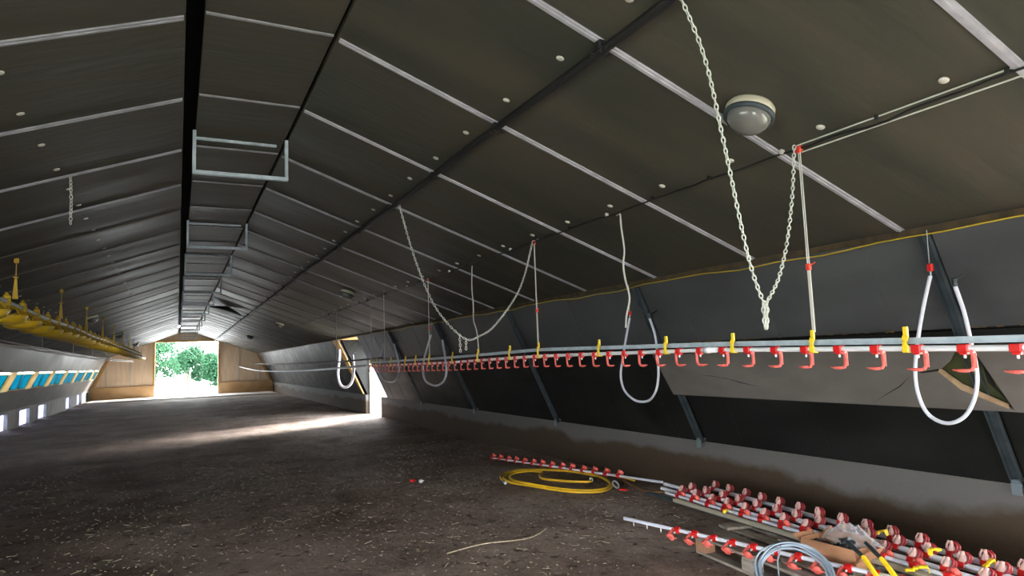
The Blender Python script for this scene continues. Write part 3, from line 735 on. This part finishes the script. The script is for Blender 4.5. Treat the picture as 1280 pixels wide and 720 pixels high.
for i in range(38):
    y = 8.34 + .906 * i
    d = pan(fl) if p0 is None else copy_tree(p0, fl); p0 = p0 or d
    d.location = (0, y, .012 * math.sin(y - 7.2)); d.rotation_euler[2] = random.uniform(0, .5)
for i in range(10):
    y = 9.70 + 3.5 * i; zt = roof_z(FX) - FZ
    q = MB(); q.tube([(0, y, .1), (0, y, zt)], .006, 6); q.box((0, y, zt - .03), (.05, .03, .06), bev=.006); q.box((0, y, .34), (.05, .03, .02), bev=.004); q.prism([(-.03, y - .006, .08), (.03, y - .006, .08), (.012, y - .006, .32), (-.012, y - .006, .32)], (0, .012, 0))
    q.build('drop_hanger', M_pan, fl)
for k, (dz, r) in enumerate(((0, .022), (.065, .014))):
    MB().tube(spline([(-2.25 - .05 * k, 9, 2.06 + dz), (-2.25 - .05 * k, 14, 2.03 + dz), (-2.25 - .05 * k, 22, 2.00 + dz), (-2.25 - .05 * k, 34, 2.03 + dz), (-2.25 - .05 * k, 43.7, 2.10 + dz)], 8), r, 8).build('drinker_pipe', M_pipe_d, label=['thicker dull pipe running below the yellow feeder line', 'thin dull pipe running just above the thicker left pipe'][k], cat='pipe')
for i in range(8):
    y = 11 + 4.2 * i
    MB().tube([(-2.28, y, roof_z(-2.28)), (-2.28, y, 2.08)], .005, 5).build('hanging_string', M_cord, label='thin cord holding the dull left pipes under the ceiling', cat='cord', group='cords of the left pipes')

# ------------------------------------------------------------------ pallets and pile of drinker pipes
def pallet(loc, rz, label, L=1.2, Wd=.8):
    t = empty('wooden_pallet', loc, label, 'pallet'); t.rotation_euler[2] = rz
    for i in range(5):
        x = -Wd / 2 + .05 + (Wd - .1) * i / 4
        MB().box((x, 0, .130), (.095, L, .020), bev=.003).build('top_board', M_wood, t)
    for y in (-L / 2 + .05, 0, L / 2 - .05): MB().box((0, y, .109), (Wd, .095, .020), bev=.003).build('stringer_board', M_wood, t)
    for x in (-Wd / 2 + .05, 0, Wd / 2 - .05):
        for y in (-L / 2 + .06, 0, L / 2 - .06): MB().box((x, y, .060), (.095, .12, .078), bev=.003).build('block', M_woodcut if (x < 0 and y > 0) else M_wood, t)
        MB().box((x, 0, .011), (.095, L, .020), bev=.003).build('bottom_board', M_wood, t)
    return t
TH = math.atan2(.10, .993)
def along(o, u, v):   # u towards the camera (-Y), v to the right (+X)
    d = Vector((-.11, -.994)); e = Vector((.994, -.11)); return Vector((o[0], o[1])) + d * u + e * v
PC = (3.665, 4.225)
c = along(PC, .60, .42); pallet((c.x, c.y, 0), -.11, 'weathered wooden pallet under the far end of the pipe pile')
c = along(PC, 1.90, .44); pallet((c.x, c.y, 0), -.13, 'weathered wooden pallet nearest the camera under the pipe pile')
MB().box((4.20, 4.16, .153), (.46, .13, .022), Matrix.Rotation(-.25, 3, 'Z'), bev=.004).build('wooden_plank', M_wood, label='short grey plank lying across the pallet end', cat='plank')
def pline(name, A, B, z, r, m, label, phases, rolls, cat='pipe', caps=True, step=.2206, flip=0, group=None, z2=None, stop=.03, big=False):
    z2 = z if z2 is None else z2
    A = Vector((*A, z)); B = Vector((*B, z2)); dv = B - A; L = dv.length; t = empty(name, A, label, cat, group)
    t.rotation_mode = 'QUATERNION'; t.rotation_quaternion = dv.to_track_quat('Y', 'Z')
    MB().tube([(0, 0, 0), (0, L / 2, 0), (0, L, 0)], r, 12).build('pipe', m, t)
    y = phases; first_ = None; i = 0
    while y < L - stop:
        d = drinker(t, big) if first_ is None else copy_tree(first_, t); first_ = first_ or d
        d.location = (0, y, 0); ro = rolls if not callable(rolls) else rolls(i)
        d.rotation_euler = (0, ro, flip); y += step; i += 1
    return t
rr = lambda b_: (lambda i: b_ + .12 * math.sin(i * 2.3))
ZB = .205
pline('drinker_pipe', (4.775, 5.20), (4.36, 1.30), ZB + .01, .018, M_tube, 'white drinker pipe farthest back in the pile, next to the wall', .06, rr(math.pi - .25), 'drinker pipe', flip=0, big=M_pink)
pline('drinker_pipe', (4.545, 5.62), (4.25, 1.30), ZB + .012, .0185, M_tube, 'white drinker pipe second from the wall in the pile', .42, rr(math.pi - .35), 'drinker pipe', big=M_pink)
pline('drinker_pipe', (4.425, 5.52), (4.10, 1.30), ZB, .0175, M_tube, 'white drinker pipe in the pile, third from the wall', .30, rr(2.6), 'drinker pipe', big=M_pink)
pline('drinker_pipe', (4.335, 5.35), (4.02, 1.30), ZB - .004, .015, M_tube, 'drinker pipe in the pile with cups turned towards the open floor', .20, rr(1.75), 'drinker pipe', big=M_coral)
for k, (a, c, zz, w, mm, lb) in enumerate((((4.23, 5.10), (3.96, 1.3), .176, .035, mat('cream_rail', (.40, .38, .30), .5), 'cream stiffener rail along the open edge of the pipe pile'),
                                     ((4.30, 5.60), (4.02, 1.3), .155, .05, M_galv_d, 'dark galvanised rail sticking out lowest under the pipe pile'),
                                     ((4.55, 5.55), (4.24, 1.3), .155, .06, M_galv_d, 'dark galvanised rail under the middle of the pipe pile'),
                                     ((4.76, 5.30), (4.40, 1.3), .160, .05, M_galv_d, 'dark galvanised rail under the pipe pile beside the wall'))):
    A = Vector((*a, zz)); B = Vector((*c, zz)); dv = B - A; L = dv.length
    t = MB().box((0, L / 2, 0), (w, L, .006)).box((-w / 2 + .002, L / 2, .012), (.004, L, .026)).box((w / 2 - .002, L / 2, .012), (.004, L, .026)).build('stiffener_rail', mm, label=lb, cat='rail')
    t.location = A; t.rotation_mode = 'QUATERNION'; t.rotation_quaternion = dv.to_track_quat('Y', 'Z')
# yellow clips lying in the pile
for k, (x, y, z) in enumerate(((4.21, 4.42, .20), (4.18, 3.80 - .32, .21), (4.40, 3.42, .25), (4.30, 2.72, .26), (4.40, 2.42, .25), (4.06, 2.62, .22), (4.47, 3.15, .26))):
    o = clip_mesh(.035).build('pipe_clip', M_yellow, label='yellow pipe clip %s' % ['hanging off the open edge of the pile, farthest from the camera', 'behind the left corner of the cardboard box', 'between the pile and the clear plastic bag', 'on the pile to the right of the tool handles', 'on the pipe near the right edge, beside the wall', 'low in the pile at the lower right corner', 'peeking out behind the clear plastic bag'][k], cat='clip', loc=(x, y, z))
    o.rotation_euler = (random.uniform(-1, 1), 1.2 + random.random(), random.uniform(0, 3))
# front loose pipe
t = pline('drinker_pipe', (3.385, 4.74), (3.91, 2.45), .205, .0145, M_tube, 'single white drinker pipe lying apart in front of the pallet', .54, rr(-1.25), 'drinker pipe', step=.163, z2=.190)
for y in (.10, .24, .38): MB().lathe([(.004, -.045), (.006, -.03), (.006, -.01)], c=(0, y, 0), n=8).build('bare_nipple', M_white, t)
# second line lying from the pile to the floor
pline('drinker_pipe', (4.345, 9.50), (4.60, 5.72), .055, .013, M_tube, 'thin drinker pipe with dull red drinkers reaching from the pile across the floor', .05, rr(math.pi - .7), 'drinker pipe', z2=.215, step=.232, stop=.72, big=M_coral)

# ------------------------------------------------------------------ yellow hose
hp = [(3.735, 7.80), (3.80, 8.02), (3.98, 8.27), (4.30, 8.38), (4.72, 8.05), (4.86, 7.35), (4.72, 6.85), (4.50, 6.58), (4.28, 6.52), (4.05, 6.75), (3.84, 7.22), (3.74, 7.62), (3.82, 7.98), (4.12, 8.25), (4.50, 8.08), (4.80, 7.5),
      (4.74, 6.95), (4.52, 6.62), (4.26, 6.58), (4.02, 6.85), (3.82, 7.30), (3.78, 7.65), (3.96, 8.02), (4.25, 8.1), (4.35, 7.9), (4.22, 7.72), (4.12, 7.45), (4.25, 7.15), (4.45, 6.95), (4.55, 7.02)]
hz = [.022 + .016 * (i // 10) + .004 * math.sin(i) for i in range(len(hp))]
h = empty('yellow_hose', (4.2, 7.2, 0), 'yellow hose coiled flat on the dirt floor beside the red drinker pipe', 'hose')
MB().tube([v - Vector((4.2, 7.2, 0)) for v in spline([(x, y, z) for (x, y), z in zip(hp, hz)], 8)], .0155, 10).build('hose', M_hose, h)
MB().tube([(3.735 - 4.2, .60, .02), (3.70 - 4.2, .48, .02)], .02, 10).build('hose_fitting', M_galv, h)
MB().tube([(.35, -.18, .05), (.39, -.12, .055)], .024, 10).build('hose_fitting', M_white, h)
MB().tube([(x, y, .035) for x, y in ((4.78, 7.6), (4.98, 7.35), (5.02, 6.95), (5.0, 6.75))], .012, 8).build('hose_piece', M_hose, label='loose yellow hose piece behind the red drinker pipe', cat='hose')
MB().tube(spline([(4.93, 6.95, .03), (4.88, 6.75, .03), (4.82, 6.45, .02), (4.78, 6.28, .02), (4.84, 6.12, .02), (4.92, 6.05, .03)], 6), .012, 8).build('hose_piece', M_brown, label='short brown curved hose on the floor between coil and pile', cat='hose')
MB().tube([(4.70 + .035 * math.cos(a), 6.72 + .035 * math.sin(a), .03 + .035 * math.sin(a)) for a in [i * .524 for i in range(12)]], .010, 8, closed=True).build('metal_ring', M_galv, label='small grey metal ring on the floor beside the red drinker pipe', cat='ring')
MB().box((4.66, 6.50, .01), (.07, .10, .02), Matrix.Rotation(.5, 3, 'Z'), bev=.006).build('red_scrap', M_red, label='dark red scrap on the floor near the metal ring', cat='scrap')
MB().box((2.79, 8.60, .02), (.06, .05, .035), Matrix.Rotation(.5, 3, 'Z'), bev=.006).build('red_scrap', M_red, label='small red plastic scrap alone in the middle of the floor', cat='scrap')
MB().box((2.87, 8.50, .02), (.05, .05, .045), Matrix.Rotation(.9, 3, 'Z'), bev=.012).box((2.90, 8.56, .015), (.02, .09, .01), Matrix.Rotation(.3, 3, 'Z')).build('white_scrap', M_white, label='small white plastic scrap beside the red one mid floor', cat='scrap')
MB().tube(spline([(2.0, 5.3, .01), (2.35, 5.35, .02), (2.75, 5.3, .015), (3.05, 5.5, .015)], 6), .006, 6).build('straw_stalk', M_straw, label='long pale stalk lying on the bare floor', cat='stalk')

# ------------------------------------------------------------------ box, bag, cutters, wire coil
bx = empty('cardboard_box', (3.985, 3.17, .142), 'open brown cardboard box on the pallet edge', 'box'); bx.rotation_euler[2] = .04
w, l, hh, t_ = .19, .40, .135, .006
MB().box((0, 0, .004), (w, l, t_)).box((-w / 2, 0, hh / 2), (t_, l, hh)).box((w / 2, 0, hh / 2), (t_, l, hh)).box((0, l / 2, hh / 2), (w, t_, hh)).box((0, -l / 2, hh / 2), (w, t_, hh)).build('box_body', M_card, bx)
MB().box((.0, l / 2 + .035, hh - .012), (w, .075, .005), Matrix.Rotation(.5, 3, 'X')).build('flap', M_card, bx)
MB().box((.0, -l / 2 - .045, hh - .035), (w, .10, .005), Matrix.Rotation(-.9, 3, 'X')).build('flap', M_card, bx)
MB().box((w / 2 + .03, 0, hh + .01), (.075, l * .9, .005), Matrix.Rotation(-.4, 3, 'Y')).build('flap', M_card, bx)
q = MB()
for i in range(26):
    a = Vector((random.uniform(3.92, 4.03), random.uniform(3.04, 3.30), random.uniform(.18, .262)))
    q.box(a, (.05, .07, .03), Matrix.Rotation(random.uniform(0, 3), 3, 'Z') @ Matrix.Rotation(random.uniform(-.6, .6), 3, 'X'), bev=.01)
q.build('black_parts', M_black, label='heap of black plastic parts filling the cardboard box', cat='parts', kind='stuff')
# crumpled bag
vs = []; fs = []; nu, nv = 34, 26
for i in range(nu):
    for j in range(nv):
        u = i / (nu - 1); v = j / (nv - 1); cx = (u - .5); cy = (v - .5); rr_ = math.hypot(cx, cy) * 2
        hgt = max(0, 1 - rr_ ** 2.0) * .11
        cr = noise.noise(Vector((u * 7, v * 7, 2))) * .03 + abs(noise.noise(Vector((u * 14, v * 11, 9)))) * .03
        vs.append((4.075 + cy * .19 + .03 * noise.noise(Vector((u * 4, v * 4, 1))), 3.12 - cx * .42, .262 + hgt + cr * (1.2 - .5 * rr_)))
for i in range(nu - 1):
    for j in range(nv - 1):
        if math.hypot((i + .5) / nu - .5, (j + .5) / nv - .5) < .52: fs.append((i * nv + j, i * nv + j + 1, (i + 1) * nv + j + 1, (i + 1) * nv + j))
b = MB(); b.add(vs, fs, None, False); b.build('plastic_bag', M_bag, label='crumpled clear plastic bag spilling out of the cardboard box', cat='bag')
# long-handled cutters
ct = empty('bolt_cutter', (3.80, 2.83, .30), 'cutters with two black and yellow handles leaning on the cardboard box', 'tool')
o_ = Vector(ct.location)
for A, B_, C_ in (((3.86, 2.985, .335), (3.81, 2.845, .285), (3.74, 2.70, .20)), ((3.96, 2.93, .325), (3.90, 2.79, .275), (3.83, 2.64, .195))):
    A, B_, C_ = [Vector(p) - o_ for p in (A, B_, C_)]
    MB().tube([A, A.lerp(B_, .5), B_], [.012, .015, .013], 10).build('handle_shaft', M_metald, ct, label='black shaft')
    MB().tube([B_, B_.lerp(C_, .1), C_.lerp(B_, .1), C_], [.012, .0155, .0155, .012], 10).build('grip', M_yellow, ct, label='yellow grip')
MB().box(Vector((3.915, 3.02, .315)) - o_, (.09, .04, .025), Matrix.Rotation(-.5, 3, 'Z'), bev=.01).tube([Vector((3.93, 3.02, .33)) - o_, Vector((3.97, 3.13, .30)) - o_], [.016, .005], 8).build('cutter_head', M_metald, ct)
# wire coil
wc = MB()
cc = Vector((3.46, 3.07, .19)); ux = Vector((.74, -.67, .0)).normalized(); uy = Vector((.35, .38, .36)).normalized()
for k in range(9):
    r_ = .205 + random.uniform(-.02, .02); off = Vector((random.uniform(-.012, .012), random.uniform(-.012, .012), random.uniform(-.014, .014)))
    ph = random.uniform(0, 6)
    wc.tube([cc + off + ux * (r_ * math.cos(t)) + uy * (r_ * .98 * math.sin(t)) + Vector((0, 0, .006 * math.sin(3 * t + ph))) for t in [i * 2 * math.pi / 48 for i in range(48)]], .0055, 6, closed=True)
wc.tube([cc + ux * -.05 + uy * .20, cc + ux * -.09 + uy * .08, cc + ux * -.10 + uy * -.12], .005, 6)
wc.build('wire_coil', M_wire, label='coil of blue grey wire leaning on the front pallet edge', cat='wire coil')

# ------------------------------------------------------------------ trees outside the far door
def tree(x, y, h, r, label, seed):
    rnd = random.Random(seed)
    t = empty('tree', (x, y, -.08), label, 'tree', 'trees beyond the far doorway')
    MB().tube([(0, 0, 0), (.05, 0, h * .25), (-.05, .1, h * .5), (0, 0, h * .7)], [.16, .13, .09, .04], 8).build('trunk', M_bark, t)
    b = MB()
    blobs = [(rnd.uniform(-.55, .55) * r, rnd.uniform(-.5, .5) * r, h * rnd.uniform(.2, .88), r * rnd.uniform(.35, .6)) for _ in range(11)]
    for i in range(5200):
        cx, cy, cz, cr = blobs[i % 11]
        d = Vector((rnd.gauss(0, 1), rnd.gauss(0, 1), rnd.gauss(0, 1))).normalized() * cr * rnd.uniform(.6, 1.05)
        p = Vector((cx, cy, cz)) + d; s = rnd.uniform(.09, .19)
        u = Vector((rnd.gauss(0, 1), rnd.gauss(0, 1), rnd.gauss(0, 1))).normalized(); v = u.orthogonal().normalized()
        b.add([p - u * s, p - v * s * .5, p + u * s, p + v * s * .5], [(0, 1, 2, 3)])
    b.build('crown', M_leaf, t)
for a in ((-1.7, 66, 6.0, 2.0, 'tall leafy tree filling the left of the far doorway', 1), (.9, 71, 4.3, 1.9, 'leafy bush in the middle of the far doorway', 2), (3.2, 67.5, 2.7, 1.6, 'low bush at the right of the far doorway', 3),
          (-4.9, 72, 5.2, 1.7, 'leafy tree standing outside beyond the left of the far doorway', 5)): tree(*a)

# ------------------------------------------------------------------ light
w = bpy.data.worlds.new('sky'); sc.world = w; w.use_nodes = True; nt = w.node_tree; bg = nt.nodes['Background']
tc = nt.nodes.new('ShaderNodeTexCoord'); sp = nt.nodes.new('ShaderNodeSeparateXYZ'); nt.links.new(tc.outputs['Generated'], sp.inputs[0])
rp_ = nt.nodes.new('ShaderNodeValToRGB'); e = rp_.color_ramp.elements
e[0].position = 0; e[0].color = (1.0, 1.0, .97, 1); e[1].position = .8; e[1].color = (.85, .93, 1.0, 1)
nt.links.new(sp.outputs['Z'], rp_.inputs['Fac']); nt.links.new(rp_.outputs['Color'], bg.inputs['Color'])
bg.inputs['Strength'].default_value = 23.0
sun = bpy.data.lights.new('sun', 'SUN'); sun.energy = 35; sun.angle = math.radians(16); sun.color = (1, .95, .88)
so = bpy.data.objects.new('sun', sun); COL.objects.link(so)
so.rotation_euler = (Vector((-.74, -.36, -.29))).to_track_quat('-Z', 'Y').to_euler()

# ------------------------------------------------------------------ camera
F, YAW, PIT, ROLL = 827.76, .4695, .1025, -.0375
cam = bpy.data.cameras.new('camera'); co = bpy.data.objects.new('camera', cam); COL.objects.link(co)
cam.sensor_width = 36; cam.lens = F * 36 / 1280; cam.clip_end = 600; cam.clip_start = .05
f = Vector((math.sin(YAW) * math.cos(PIT), math.cos(YAW) * math.cos(PIT), math.sin(PIT)))
rt = Vector((math.cos(YAW), -math.sin(YAW), 0)); up = rt.cross(f)
rt2 = rt * math.cos(ROLL) + up * math.sin(ROLL); up2 = -rt * math.sin(ROLL) + up * math.cos(ROLL)
Mx = Matrix((rt2, up2, -f)).transposed().to_4x4(); Mx.translation = (0, 0, 1.6)
co.matrix_world = Mx
sc.camera = co
sc.view_settings.view_transform = 'Standard'; sc.view_settings.look = 'None'; sc.view_settings.gamma = 1
sc.view_settings.use_curve_mapping = False; sc.view_settings.exposure = 0.0
sc.cycles.max_bounces = 12; sc.cycles.diffuse_bounces = 8; sc.cycles.glossy_bounces = 5
sc.cycles.use_denoising = True; sc.cycles.sample_clamp_indirect = 8
